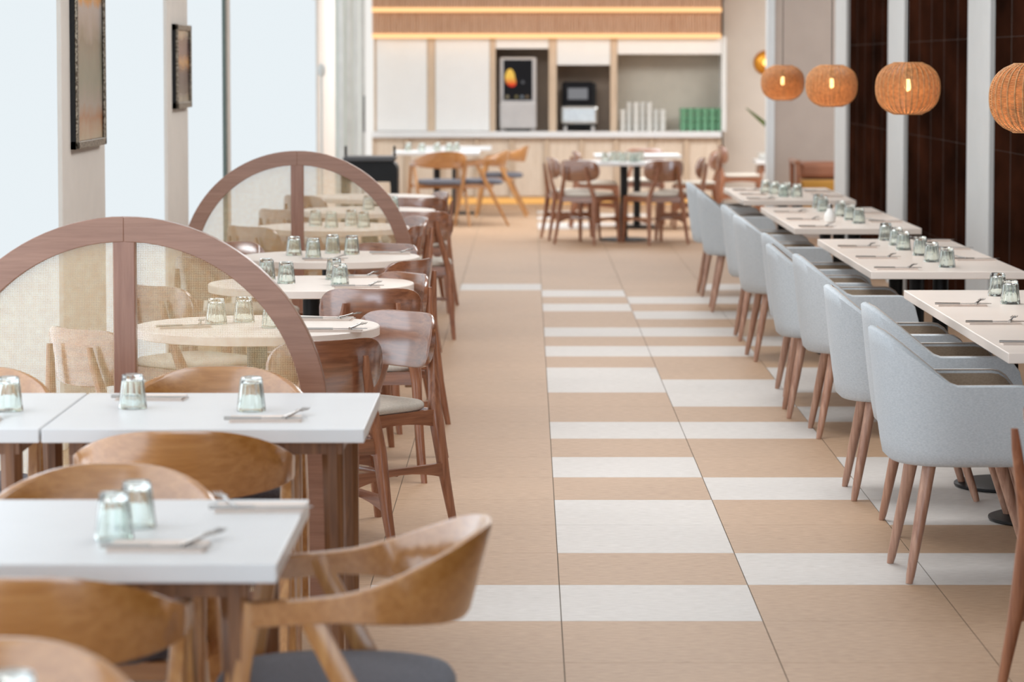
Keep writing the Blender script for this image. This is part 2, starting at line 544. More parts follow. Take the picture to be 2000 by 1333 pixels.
# ------------------------------------------------------------------ tables
def rect_top(sx, sy, z, t):
    m = MB(); m.box((0, 0, z-t/2), (sx, sy, t)); return m
def pedestal(root, x, y, top, r=.21):
    m = MB(); m.lathe([(.036, .018), (.036, top-.012), (.12, top-.012), (.12, top)], 20)
    col = link('column', m.mesh('column', M['black_metal']), root, (x, y, 0))
    m = MB(); m.lathe([(r*.96, .001), (r, .006), (r, .014), (r*.92, .02), (.05, .024)], 40)
    link('base', m.mesh('base', M['black_metal']), root, (x, y, 0))

def long_table(x0, x1, y0, y1, label, peds):
    t = thing('long_table', label, 'table', ((x0+x1)/2, (y0+y1)/2, 0), 0, 'long white tables along the brown wall')
    link('tabletop', rect_top(x1-x0, y1-y0, .74, .034).mesh('tabletop', M['laminate_warm'], 0), t, bevel=.003)
    for py in peds: pedestal(t, .02, py-(y0+y1)/2, .706)
    return t
long_table(1.525, 2.205, 9.16, 11.72, 'long cream-topped table nearest the camera, right of the aisle', (9.6, 10.45, 11.3))
long_table(1.515, 2.2, 12.76, 15.14, 'second long cream-topped table along the brown wall, below the third rattan lamp', (13.15, 13.95, 14.75))
long_table(1.485, 2.195, 16.12, 18.48, 'third long cream-topped table, carrying the white shaker', (16.5, 17.3, 18.1))
long_table(1.445, 2.2, 19.4, 21.38, 'farthest long cream-topped table, near the taupe partition wall', (19.8, 20.95))

def square_table(x0, x1, y0, y1, label, group='square tables in the window rows'):
    t = thing('square_table', label, 'table', ((x0+x1)/2, (y0+y1)/2, 0), 0, group)
    sx, sy = x1-x0, y1-y0
    link('tabletop', rect_top(sx, sy, .74, .036).mesh('tabletop', M['laminate'], 0), t, bevel=.003)
    m = MB(); m.box((0, 0, .685), (sx-.12, sy-.12, .035))
    link('apron', m.mesh('apron', M['dark_wood'], 0), t)
    for a in (-1, 1):
        for b in (-1, 1):
            m = MB(); m.bar((a*(sx/2-.085), b*(sy/2-.085), .70), (a*(sx/2-.075), b*(sy/2-.075), 0), (.055, .055), (.038, .038), 8, sq=True)
            link('leg', m.mesh('leg', M['dark_wood']), t)
    return t
square_table(-1.27, -.462, 5.28, 6.07, 'white square table nearest the camera, at the bottom left')
square_table(-1.225, -.412, 7.25, 8.05, 'white square table in front of the near arched screen, aisle end')
square_table(-1.96, -1.231, 7.25, 8.05, 'white square table by the window, seam-joined to the aisle-end one')
square_table(-1.27, -.47, 3.2, 4.0, 'white square table below the bottom edge of the photo')

def build_round():
    t = thing('round_table', '', 'table')
    m = MB(); m.lathe([(.42, .706), (.43, .709), (.43, .737), (.427, .74)], 72)
    link('tabletop', m.mesh('tabletop', M['laminate_warm']), t)
    pedestal(t, 0, 0, .706, .22)
    return t
round_t = Maker(build_round)
RT = [(-.95, 10.13), (-.907, 12.1), (-.945, 13.78), (-1.1, 16.3), (-1.01, 18.15), (-1.07, 20.0)]
rl = ['round white table just behind the near arched screen', 'second round white table, between the near screen and the third',
      'third round white table, right in front of the far arched screen', 'round white table just behind the far arched screen',
      'fifth round white table from the camera, behind the far screen', 'farthest round white table, beyond the far arched screen']
for (x, y), l in zip(RT, rl): round_t.put((x, y, 0), 0, l, 'round tables by the windows')

# ------------------------------------------------------------------ arched cane screens
def build_screen():
    t = thing('arched_screen', '', 'room divider', group='arched cane screens')
    r0, r1, zc = .61, .535, .59
    m = MB(); rings = []
    def ring(px, pz, qx, qz):
        return [(px, -.022, pz), (px, .022, pz), (qx, .022, qz), (qx, -.022, qz)]
    pts = [((-r0, .0), (-r1, .0))]
    for k in range(49):
        a = PI - PI*k/48
        pts.append(((r0*math.cos(a), zc+r0*math.sin(a)), (r1*math.cos(a), zc+r1*math.sin(a))))
    pts.append(((r0, .0), (r1, .0)))
    half = len(pts)//2
    for seg in (pts[:half+1], pts[half:]):
        m = MB(); m.loft([ring(p[0], p[1], q[0], q[1]) for p, q in seg])
        link('arch_frame', m.mesh('arch_frame', M['screen_wood'], 30), t, bevel=.002)
    m = MB(); m.span((-.033, -.02, .06), (.033, .02, zc+r1+.004))
    link('post', m.mesh('post', wood('screen_post_wood', (148, 101, 80), (168, 121, 99), 'z', .4, .5), 0), t, bevel=.003)
    m = MB(); m.span((-r1, -.022, .012), (r1, .022, .065))
    link('bottom_rail', m.mesh('bottom_rail', M['screen_wood'], 0), t, bevel=.003)
    for s in (-1, 1):
        m = MB(); m.span((s*.605-.025, -.42, 0), (s*.605+.025, .30, .012))
        link('foot', m.mesh('foot', M['dark_wood'], 0), t, bevel=.003)
    # woven cane: upright and level strands, over and under
    p, w, th = .0052, .0013, .0007
    m = MB()
    n = int(r1/p)
    for i in range(-n, n+1):
        x = i*p
        zt = zc+math.sqrt(max(0, (r1+.006)**2-x*x))
        m.span((x-w/2, -th, .06), (x+w/2, 0, zt))
    z = .06
    while z < zc+r1:
        hw = r1 if z < zc else math.sqrt(max(0, r1*r1-(z-zc)**2))
        if hw > .02: m.span((-hw, 0, z-w/2), (hw, th, z+w/2))
        z += p
    link('cane_webbing', m.mesh('cane_webbing', M['cane'], 0), t)
    return t
screen = Maker(build_screen)
screen.put((-1.21, 8.68, 0), 0, 'near arched wooden room divider with woven cane panels')
screen.put((-1.21, 15.2, 0), 0, 'far arched wooden room divider with woven cane panels')

# ------------------------------------------------------------------ grey upholstered armchairs
def build_armchair():
    t = thing('grey_armchair', '', 'chair', group='grey armchairs along the long tables')
    NU, NV = 60, 9
    def plan(u):
        # half straight side, rounded back, other side
        L1 = .24; hw, hb = .28, .30
        per = PI*.5*(hw+hb)
        tot = 2*L1+per
        s = u*tot
        if s < L1: return Vector((hw, .26-s)), Vector((1, 0))
        if s > L1+per:
            return Vector((-hw, .26-(tot-s))), Vector((-1, 0))
        a = (s-L1)/per*PI
        c, sn = math.cos(a), math.sin(a)
        e = .78
        x = hw*math.copysign(abs(c)**e, c); y = .02-hb*abs(sn)**e
        nx = Vector((c/hw, -sn/hb)); nx.normalize()
        return Vector((x, y)), nx
    def top(y):
        k = min(1, max(0, (-.05-y)/.225)); k = k*k/(k+.06)*1.06
        h = .642+.163*k
        if y > .17: h -= (1-math.sqrt(max(0, 1-((y-.17)/.0902)**2)))*.15
        return h
    zb = .386
    def pt(u, v, off):
        p, n = plan(u)
        h = top(p.y); z = zb+(h-zb)*v
        k = (z-zb)/.45
        lean = .80+.20*min(1, k)**.75
        q = Vector((p.x*(.90+.10*min(1, k)**.6), (p.y*lean if p.y < 0 else p.y)))
        q = q - n*off
        return (q.x, q.y, z)
    rings = []
    for i in range(NU+1):
        u = i/NU; r = []
        r.append(pt(u, 0, .06)[:2]+(zb-.012,))
        r.append(pt(u, 0, .012)[:2]+(zb-.006,))
        for j in range(NV+1): r.append(pt(u, .02+.965*j/NV, 0))
        r.append(pt(u, 1.0, .008)); r.append(pt(u, 1.003, .017)); r.append(pt(u, .995, .028)); r.append(pt(u, .982, .031)); r.append(pt(u, .95, .034))
        rings.append(r)
    m = MB()
    n = len(rings[0]); vs = [p for r in rings for p in r]; fs = []
    for i in range(NU):
        for j in range(n-1):
            fs.append((i*n+j, (i+1)*n+j, (i+1)*n+j+1, i*n+j+1))
    m.add(vs, fs)
    bot = [r[0] for r in rings]
    m.add(bot, [tuple(range(len(bot)))])
    shell = link('shell', m.mesh('shell', M['grey_fabric'], 60), t)
    # lining
    m = MB(); vs = []; fs = []
    NJ = 8
    for i in range(NU+1):
        u = i/NU
        for j in range(NJ+1):
            v = j/NJ
            p = pt(u, .976-(.976-.12)*v, .0315+.016*math.sin(PI*min(1, v*1.2)))
            vs.append(p)
    for i in range(NU):
        for j in range(NJ):
            a = i*(NJ+1)+j
            fs.append((a, a+1, a+NJ+2, a+NJ+1))
    m.add(vs, fs)
    # arm ends close the shell at the front
    link('lining', m.mesh('lining', M['taupe_fabric'], 60), t)
    m = MB()
    for u in (0, 1):
        outer = [pt(u, .02+.965*j/NV, 0) for j in range(NV+1)]+[pt(u, 1.0, .008), pt(u, 1.003, .017), pt(u, .995, .028), pt(u, .982, .031)]
        inner = [pt(u, .976-.856*j/NJ, .0315+.016*math.sin(PI*min(1, j/NJ*1.2))) for j in range(NJ+1)]
        loop = outer+inner[1:]
        k = len(loop)
        cx = [sum(p[i] for p in loop)/k for i in range(3)]
        m.add(loop+[(cx[0], cx[1]+.006, cx[2])], [(a, (a+1) % k, k) for a in range(k)])
    link('arm_end', m.mesh('arm_end', M['grey_fabric'], 60), t)
    m = MB(); m.tube([pt(i/NU, .992, .030) for i in range(NU+1)], .003, 6)
    link('piping', m.mesh('piping', M['piping']), t)
    # seat cushion
    m = MB(); rings = []
    for z, k in ((.395, .90), (.415, .96), (.44, .98), (.462, .965), (.474, .90), (.478, .6), (.479, .05)):
        r = []
        for a in range(40):
            an = 2*PI*a/40; c, s2 = math.cos(an), math.sin(an)
            e = 3.2; q = (abs(c)**e+abs(s2)**e)**(-1/e)
            r.append((c*q*.232*k, .02+s2*q*.245*k, z))
        rings.append(r)
    m.loft(rings)
    link('seat', m.mesh('seat', M['taupe_fabric'], 60), t)
    for sx in (-1, 1):
        for (y1, y0, x1, x0) in ((-.105, -.175, .15, .19), (.17, .29, .16, .195)):
            m = MB(); m.bar((sx*x1, y1, .385), (sx*x0, y0, .0), 0, 0, 16, prof=[(0, .044, .044), (.5, .038, .038), (.93, .028, .028), (1, .022, .022)])
            link('leg', m.mesh('leg', M['ash_z']), t)
    return t
arm = Maker(build_armchair)
ac = [(1.385, 9.36, 2, 'grey armchair nearest the camera, its side facing us'),
      (1.465, 10.27, 1, 'second grey armchair from the camera, just behind the nearest'),
      (1.415, 11.1, -1, 'third grey armchair, at the far end of the nearest long table'),
      (1.46, 12.92, 0, 'grey armchair at the near end of the second long table'),
      (1.40, 13.65, -2, 'grey armchair at the middle of the second long table'),
      (1.45, 14.53, 1, 'grey armchair at the far end of the second long table'),
      (1.43, 16.25, 3, 'grey armchair at the near end of the third long table'),
      (1.44, 17.43, 0, 'grey armchair at the far end of the third long table'),
      (1.41, 19.45, -2, 'grey armchair at the near end of the farthest long table'),
      (1.41, 20.75, 1, 'farthest grey armchair, at the end of its row')]
for x, y, r, l in ac:
    arm.put((x, y, 0), R(-90+r), l)

# ------------------------------------------------------------------ walnut dining chairs
def build_walnut():
    t = thing('walnut_chair', '', 'chair', group='walnut dining chairs')
    # backrest: bent panel with rounded corners
    m = MB(); rings = []
    hw = .205
    N = 28
    for i in range(N+1):
        x = -hw+2*hw*(.5-.5*math.cos(PI*i/N))
        q = abs(x/hw)
        hh = max(.012, .098*(1-q**5)**.42)
        y = -.232+.062*q*q
        zc = .672+.010*q*q
        r = []
        for (dz, dy) in ((-1, -.009), (-.96, -.012), (.96, -.009), (1, -.006), (1, .006), (.96, .009), (-.96, .012), (-1, .009)):
            z = zc+hh*dz
            r.append((x, y+dy-(z-.672)*.16, z))
        rings.append(r)
    m.loft(rings)
    link('backrest', m.mesh('backrest', M['walnut_x'], 50), t)
    for s in (-1, 1):
        m = MB()
        P = [(.105, -.262, .715, .018, .018), (.112, -.254, .66, .028, .026), (.135, -.236, .56, .034, .032), (.168, -.212, .45, .040, .046),
             (.178, -.213, .39, .040, .052), (.19, -.238, .20, .034, .038), (.207, -.272, 0, .024, .024)]
        rings = []
        for x, y, z, w, d in P:
            r = []
            for k in range(12):
                a = 2*PI*(k+.5)/12; c, sn = math.cos(a), math.sin(a); e = 3
                q = (abs(c)**e+abs(sn)**e)**(-1/e)
                r.append((s*x+c*q*w/2, y+sn*q*d/2, z))
            rings.append(r)
        m.loft(rings)
        link('leg', m.mesh('back_leg', M['walnut_z'], 50), t)
        m = MB(); m.bar((s*.19, .185, .43), (s*.205, .215, 0), 0, 0, 12, sq=True, prof=[(0, .036, .036), (.15, .044, .044), (.6, .034, .034), (1, .024, .024)])
        link('leg', m.mesh('front_leg', M['walnut_z'], 50), t)
        # side seat rail with a bowed underside, and lower stretcher
        m = MB(); rings = []
        for i in range(9):
            f = i/8; y = -.205+.385*f; x = s*(.172+.018*f)
            b = .375+.02*math.sin(PI*f)
            rings.append([(x-.012, y, b), (x+.012, y, b), (x+.012, y, .436), (x-.012, y, .436)])
        m.loft(rings)
        link('side_rail', m.mesh('side_rail', M['walnut_y'], 50), t)
        m = MB(); rings = []
        for i in range(9):
            f = i/8; y = -.235+.435*f; x = s*(.192+.008*f); e = abs(2*f-1)
            hh = .014+.02*e*e; zc = .225+.01*math.sin(PI*f)
            rings.append([(x-.010, y, zc-hh), (x+.010, y, zc-hh), (x+.010, y, zc+hh*.6), (x-.010, y, zc+hh*.6)])
        m.loft(rings)
        link('stretcher', m.mesh('side_stretcher', M['walnut_y'], 50), t)
    m = MB(); m.bar((-.195, -.01, .225), (.195, -.01, .225), (.02, .02), (.02, .02), 10)
    link('stretcher', m.mesh('cross_stretcher', M['walnut_x']), t)
    for y, hx in ((-.21, .165), (.185, .19)):
        m = MB(); m.span((-hx, y-.011, .385), (hx, y+.011, .436))
        link('seat_rail', m.mesh('seat_rail', M['walnut_x'], 0), t)
    m = MB(); rings = []
    for z, k in ((.436, .96), (.442, 1.0), (.456, 1.0), (.466, .95), (.471, .8), (.473, .4), (.473, .02)):
        r = []
        for a in range(36):
            an = 2*PI*a/36; c, s2 = math.cos(an), math.sin(an); e = 4
            q = (abs(c)**e+abs(s2)**e)**(-1/e)
            y = s2*q*.205*k
            r.append((c*q*(.192+.06*y)*k, y-.005, z))
        rings.append(r)
    m.loft(rings)
    link('seat', m.mesh('seat', M['cushion_beige'], 60), t)
    return t
walnut = Maker(build_walnut)
wc = [(-.745, 9.5, 30, 'walnut chair behind the near screen, its brown back to us, at the first round table'),
      (-.60, 10.19, 134, 'walnut chair with a pale sunlit backrest, aisle side of the first round table'),
      (-.635, 11.64, 4, 'walnut chair with its brown back to us at the second round table'),
      (-.688, 12.13, 126, 'walnut chair with sunlit backrest, aisle side of the second round table'),
      (-.706, 13.21, 60, 'walnut chair turned towards the window, nearest at the third round table'),
      (-.80, 14.09, 150, 'walnut chair facing us across the third round table'),
      (-.83, 15.93, 80, 'walnut chair seen edge-on beside the far screen'),
      (-.835, 16.67, 112, 'walnut chair with sunlit backrest just beyond the far screen'),
      (-.66, 17.6, 2, 'walnut chair with its back to us at the fifth round table'),
      (-.74, 19.42, 2, 'walnut chair with its back to us at the farthest round table'),
      (-.80, 19.94, 105, 'walnut chair with sunlit backrest at the farthest round table'),
      (-1.36, 9.86, -42, 'walnut chair on the window side of the first round table, seen through cane'),
      (-1.36, 11.75, -42, 'walnut chair on the window side of the second round table'),
      (-1.36, 13.42, -42, 'walnut chair on the window side of the third round table'),
      (-1.36, 14.2, -140, 'walnut chair facing us on the window side of the third round table'),
      (-1.38, 15.95, -42, 'walnut chair on the window side, first beyond the far screen'),
      (-1.38, 17.8, -42, 'walnut chair on the window side of the fifth round table'),
      (-1.38, 19.65, -42, 'walnut chair on the window side of the farthest round table'),
      (.56, 26.68, -30, 'walnut chair at the left near side of the centre back tables'),
      (1.16, 26.66, 28, 'walnut chair at the right near side of the centre back tables'),
      (.43, 27.35, -80, 'walnut chair at the left end of the centre back tables'),
      (1.42, 27.25, 88, 'walnut chair at the right end of the nearer centre back table'),
      (.70, 29.25, -88, 'walnut chair left of the farther centre back table'),
      (1.68, 29.2, 92, 'walnut chair right of the farther centre back table'),
      (1.2, 29.95, 178, 'walnut chair facing us behind the centre back tables'),
      (1.525, 7.36, -88, 'walnut chair cut by the right edge, only a leg in view'),
      (2.3, 31.2, -90, 'walnut chair beside the beige back wall, right of the counter')]
for x, y, r, l in wc:
    walnut.put((x, y, 0), R(r), l)

# ------------------------------------------------------------------ oak armchairs with a bent rail
def build_oak():
    t = thing('oak_armchair', '', 'chair', group='oak armchairs with wrap-around backs')
    m = MB(); rings = []
    N = 40
    for i in range(N+1):
        f = -1+2*i/N
        a = f*1.0
        q = abs(f)
        # plan: back of the rail at y=-.26, arms run forward to y=.17
        ang = f*PI*.5
        if q < .62:
            an = f/.62*PI*.5
            x = .262*math.sin(an); y = -.02-.235*math.cos(an)
            nx, ny = math.sin(an), -math.cos(an)
        else:
            d = (q-.62)/.38
            x = math.copysign(.262-.012*d*d, f); y = -.02+.20*d
            nx, ny = math.copysign(1, f), 0
        k = min(1, max(0, q-.07)/.66); sm = k*k*(3-2*k)
        h = .178*(1-sm)+.048*sm
        zc = .679*(1-sm)+.642*sm - .012*max(0, q-.7)/.3
        th = .019+.012*sm
        lean = .26*(1-sm)
        r = []
        for dz, dt in ((-1, -.3), (-.9, -.5), (.9, -.5), (1, -.3), (1, .3), (.9, .5), (-.9, .5), (-1, .3)):
            z = zc+dz*h/2; o = dt*th+(z-zc)*lean
            r.append((x+nx*o, y+ny*o, z))
        rings.append(r)
    m.loft(rings)
    link('back_rail', m.mesh('back_rail', M['oak_x'], 50), t)
    for s in (-1, 1):
        m = MB(); m.bar((s*.25, .165, .655), (s*.262, .285, 0), 0, 0, 10, sq=True, prof=[(0, .034, .040), (.3, .036, .046), (.6, .032, .038), (1, .024, .024)])
        link('leg', m.mesh('front_leg', M['oak_z']), t)
        m = MB(); m.bar((s*.256, .07, .652), (s*.245, -.265, 0), 0, 0, 10, sq=True, prof=[(0, .032, .040), (.35, .036, .046), (.6, .032, .038), (1, .024, .024)])
        link('leg', m.mesh('rear_leg', M['oak_z']), t)
        m = MB(); m.span((s*.235-.012, -.09, .385), (s*.235+.012, .22, .425))
        link('side_rail', m.mesh('side_rail', M['oak_x'], 0), t, bevel=.003)
    for y, hx in ((-.10, .235), (.205, .245)):
        m = MB(); m.span((-hx, y-.012, .385), (hx, y+.012, .425))
        link('seat_rail', m.mesh('seat_rail', M['oak_x'], 0), t, bevel=.003)
    m = MB(); rings = []
    for z, k in ((.42, .93), (.43, 1.0), (.452, 1.0), (.466, .96), (.473, .85), (.476, .5), (.476, .03)):
        r = []
        for a in range(40):
            an = 2*PI*a/40; c, s2 = math.cos(an), math.sin(an); e = 2.8
            q = (abs(c)**e+abs(s2)**e)**(-1/e)
            r.append((c*q*.228*k, .02+s2*q*.235*k, z))
        rings.append(r)
    m.loft(rings)
    link('seat', m.mesh('seat', M['seat_grey'], 60), t)
    return t
oak = Maker(build_oak)
oc = [(-.355, 5.61, 91, 'oak armchair nearest us at the aisle end of the nearest square table'),
      (-.93, 6.14, 178, 'oak armchair facing us across the nearest square table'),
      (-.865, 7.26, 3, 'oak armchair with its back to us at the aisle-end square table'),
      (-.90, 8.22, 180, 'oak armchair facing us, between the square table and the near screen'),
      (-1.63, 8.22, 180, 'oak armchair facing us at the window-side square table'),
      (-.90, 5.26, 0, 'oak armchair with its back to us at the nearest square table'),
      (-.83, 4.18, 180, 'oak armchair cropped by the bottom left corner'),
      (-.905, 29.55, 18, 'oak armchair with its back to us at the far left table'),
      (-.47, 29.75, 92, 'oak armchair side-on at the aisle end of the far left table'),
      (-.27, 31.45, 88, 'oak armchair side-on nearest the serving counter')]
for x, y, r, l in oc:
    oak.put((x, y, 0), R(r), l)

# ------------------------------------------------------------------ far tables
def far_table(x, y, sx, sy, label):
    t = thing('square_table', label, 'table', (x, y, 0), 0, 'square tables near the serving counter')
    link('tabletop', rect_top(sx, sy, .74, .03).mesh('tabletop', M['laminate'], 0), t, bevel=.003)
    pedestal(t, 0, 0, .71, .23)
    return t
far_table(.90, 27.12, .86, .8, 'white table in the centre back, nearer of two')
far_table(1.1, 29.2, .86, .8, 'white table in the centre back, farther of two')
far_table(-.95, 30.25, .9, .8, 'white table at the far left with oak armchairs round it')
far_table(-.80, 31.9, .8, .8, 'white table at the far left closest to the serving counter')

# ------------------------------------------------------------------ upturned tumblers
def build_tumbler():
    m = MB()
    n = 24
    def ringf(r, z, fl): return [(r*(1-fl*(k % 2))*math.cos(2*PI*k/n), r*(1-fl*(k % 2))*math.sin(2*PI*k/n), z) for k in range(n)]
    outer = [(.0375, 0, 0), (.0385, .004, .01), (.0368, .02, .06), (.034, .045, .07), (.0312, .07, .07), (.0297, .081, .05), (.028, .0885, .0), (.0255, .0912, 0), (.018, .0905, 0), (.003, .0895, 0)]
    inner = [(.003, .0785, 0), (.022, .078, 0), (.0265, .074, 0), (.029, .06, 0), (.0325, .03, 0), (.0353, .0008, 0)]
    m.loft([ringf(*q) for q in outer], cap=False)
    m.add(ringf(*outer[-1]), [tuple(range(n))])
    m.loft([ringf(*q) for q in inner], cap=False)
    m.add(ringf(*inner[0]), [tuple(reversed(range(n)))])
    m.loft([ringf(*inner[-1]), ringf(*outer[0])], cap=False)
    o = link('glass_tumbler', m.mesh('glass_tumbler', M['glass'], 25, True))
    return tag(o, '', 'glass')
tumbler = Maker(build_tumbler)
ORD = ['nearest', 'second', 'third', 'fourth', 'fifth', 'sixth', 'seventh', 'eighth', 'ninth']
def glasses(pts, where, group, z=.7402):
    pts = sorted(pts, key=lambda p: p[1])
    for i, (x, y) in enumerate(pts):
        l = 'upturned tumbler on %s, %s to the camera' % (where, ORD[i] if i == 0 else ORD[i]+' nearest') if len(pts) > 1 else 'upturned tumbler on %s' % where
        tumbler.put((x, y, z), random.uniform(0, 6), l, group)
glasses([(1.845, 11.05), (1.858, 11.43), (1.85, 10.5), (1.85, 10.1)], 'the nearest long table', 'tumblers on the nearest long table')
glasses([(1.858, 15.02), (1.862, 14.62), (1.85, 14.25), (1.88, 13.85), (1.872, 13.4), (1.89, 13.04)], 'the second long table', 'tumblers on the second long table')
glasses([(1.84, 18.35), (1.83, 17.95), (1.88, 17.4), (1.89, 16.98), (1.90, 16.62)], 'the third long table', 'tumblers on the third long table')
glasses([(1.69, 20.6), (1.73, 20.3), (1.76, 19.95), (1.80, 20.15), (1.85, 19.9)], 'the farthest long table', 'tumblers on the farthest long table')
glasses([(-1.12, 13.85), (-1.017, 13.7), (-.945, 14.0), (-.848, 13.93)], 'the third round table', 'tumblers on the third round table')
glasses([(-1.11, 12.28), (-1.01, 12.08), (-.824, 12.3), (-.778, 11.96)], 'the second round table', 'tumblers on the second round table')
glasses([(-1.10, 10.19), (-1.01, 10.27), (-.89, 10.05)], 'the first round table', 'tumblers on the first round table')
glasses([(-1.2, 16.35), (-1.1, 16.2), (-1.0, 16.4), (-.92, 16.2)], 'the round table behind the far screen', 'tumblers on the fourth round table')
glasses([(-1.0, 18.15), (-.9, 18.3), (-.84, 18.05)], 'the fifth round table', 'tumblers on the fifth round table')
glasses([(-1.054, 7.69), (-.732, 7.63)], 'the aisle-end square table', 'tumblers on the aisle-end square table')
glasses([(-1.374, 7.63)], 'the window-side square table', 'tumblers on the window-side square table')
glasses([(-.776, 5.71), (-.80, 5.56)], 'the nearest square table', 'tumblers on the nearest square table')
glasses([(-.70, 3.9)], 'the table at the bottom left corner', 'tumblers at the bottom left')
glasses([(.72, 27.0), (.80, 27.2), (.88, 27.05), (.95, 27.25), (1.02, 27.1), (.84, 27.35), (1.06, 27.3), (.98, 26.95)], 'the nearer centre back table', 'tumblers on the centre back table')
glasses([(-1.25, 30.3), (-1.1, 30.1), (-.95, 30.3), (-.82, 30.15), (-.75, 30.4)], 'the far left table', 'tumblers on the far left table')
# white shaker
t = thing('sugar_shaker', 'bulbous white shaker with narrow neck on the third long table', 'shaker', (1.745, 16.72, .74))
m = MB(); m.lathe([(.02, 0), (.03, .006), (.034, .03), (.03, .052), (.018, .07), (.0145, .082)], 24)
link('body', m.mesh('body', M['sugar']), t)
m = MB(); m.lathe([(.0155, .082), (.016, .098), (.011, .106), (.002, .107)], 20)
link('cap', m.mesh('cap', M['steel']), t)

# ------------------------------------------------------------------ napkins and cutlery
def build_napkin():
    m = MB()
    m.box((0, 0, .0015), (.185, .10, .003)); m.box((-.002, .002, .0045), (.178, .094, .003)); m.box((.0, .0, .0072), (.182, .097, .0022))
    return tag(link('napkin', m.mesh('napkin', M['paper'], 0)), '', 'napkin')
def build_knife():
    m = MB()
    m.bar((-.105, 0, .003), (-.01, 0, .003), (.010, .005), (.008, .0045), 8)
    m.add([(-.01, -.004, .002), (-.01, .005, .002), (.09, .007, .002), (.108, -.002, .002), (.06, -.007, .002),
           (-.01, -.004, .0042), (-.01, .005, .0042), (.09, .007, .0042), (.108, -.002, .0042), (.06, -.007, .0042)],
          [(0, 1, 2, 3, 4), (9, 8, 7, 6, 5), (0, 1, 6, 5), (1, 2, 7, 6), (2, 3, 8, 7), (3, 4, 9, 8), (4, 0, 5, 9)])
    return tag(link('table_knife', m.mesh('table_knife', M['steel'], 30)), '', 'knife')
def build_fork():
    m = MB()
    pts = [(-.10, 0, .003), (-.05, 0, .004), (.0, 0, .006), (.03, 0, .007)]
    m.tube(pts, [.0055, .004, .003, .0035], 8)
    m.box((.042, 0, .0065), (.026, .021, .0025))
    for k in range(4):
        yy = -.009+.006*k
        m.tube([(.052, yy, .0065), (.075, yy, .0045), (.098, yy, .008)], [.0016, .0015, .0009], 6)
    return tag(link('fork', m.mesh('fork', M['steel'])), '', 'fork')
napkin, knife, fork = Maker(build_napkin), Maker(build_knife), Maker(build_fork)
def setting(x, y, rz, where, grp, flip=1, zt=.7402):
    napkin.put((x, y, zt), rz, 'folded napkin on %s' % where, 'napkins on '+grp)
    c, s = math.cos(rz), math.sin(rz)
    def off(a, b): return (x+a*c-b*s, y+a*s+b*c)
    p = off(.0, -.038); knife.put((p[0], p[1], zt+.0085), rz+R(1), 'table knife along the napkin on %s' % where, 'knives on '+grp)
    p = off(.075*flip, .05); fork.put((p[0], p[1], zt+.009), rz+(R(74) if flip > 0 else R(106)), 'fork across the napkin on %s' % where, 'forks on '+grp)
for tn, ys, side, x in (('nearest long table', (9.46, 10.2, 10.96), 'aisle side', 1.645), ('nearest long table', (10.2, 11.0), 'wall side', 2.09),
                        ('second long table', (12.9, 13.63, 14.43), 'aisle side', 1.645), ('second long table', (13.5, 14.3, 14.95), 'wall side', 2.09),
                        ('third long table', (16.2, 16.95, 17.8), 'aisle side', 1.615), ('third long table', (16.75, 17.7), 'wall side', 2.07),
                        ('farthest long table', (19.55, 20.2, 20.85), 'aisle side', 1.575), ('farthest long table', (19.9, 20.7), 'wall side', 2.07)):
    for i, y in enumerate(ys):
        setting(x, y, R(random.uniform(-2, 2)), '%s, %s, %s' % (tn, side, ('near end', 'second place', 'third place')[i]), tn, 1 if side == 'aisle side' else -1)
setting(-.66, 9.92, R(4), 'first round table, near side', 'first round table')
setting(-.72, 10.35, R(-3), 'first round table, far aisle side', 'first round table')
setting(-1.2, 10.05, R(20), 'first round table, window side', 'first round table')
setting(-.70, 11.85, R(6), 'second round table, near aisle side', 'second round table')
setting(-.74, 12.42, R(8), 'second round table, far aisle side', 'second round table')
setting(-.66, 13.95, R(3), 'third round table, aisle side', 'third round table')
setting(-.95, 13.5, R(6), 'third round table, near side', 'third round table')
setting(-.675, 7.42, R(3), 'aisle-end square table, near side', 'aisle-end square table')
setting(-1.03, 7.9, R(-4), 'aisle-end square table, far side', 'aisle-end square table', -1)
setting(-1.45, 7.40, R(3), 'window-side square table, near side', 'window-side square table')
setting(-.70, 5.45, R(-2), 'nearest square table, near side', 'nearest square table')
setting(-.55, 5.93, R(2), 'nearest square table, far corner', 'nearest square table', -1)

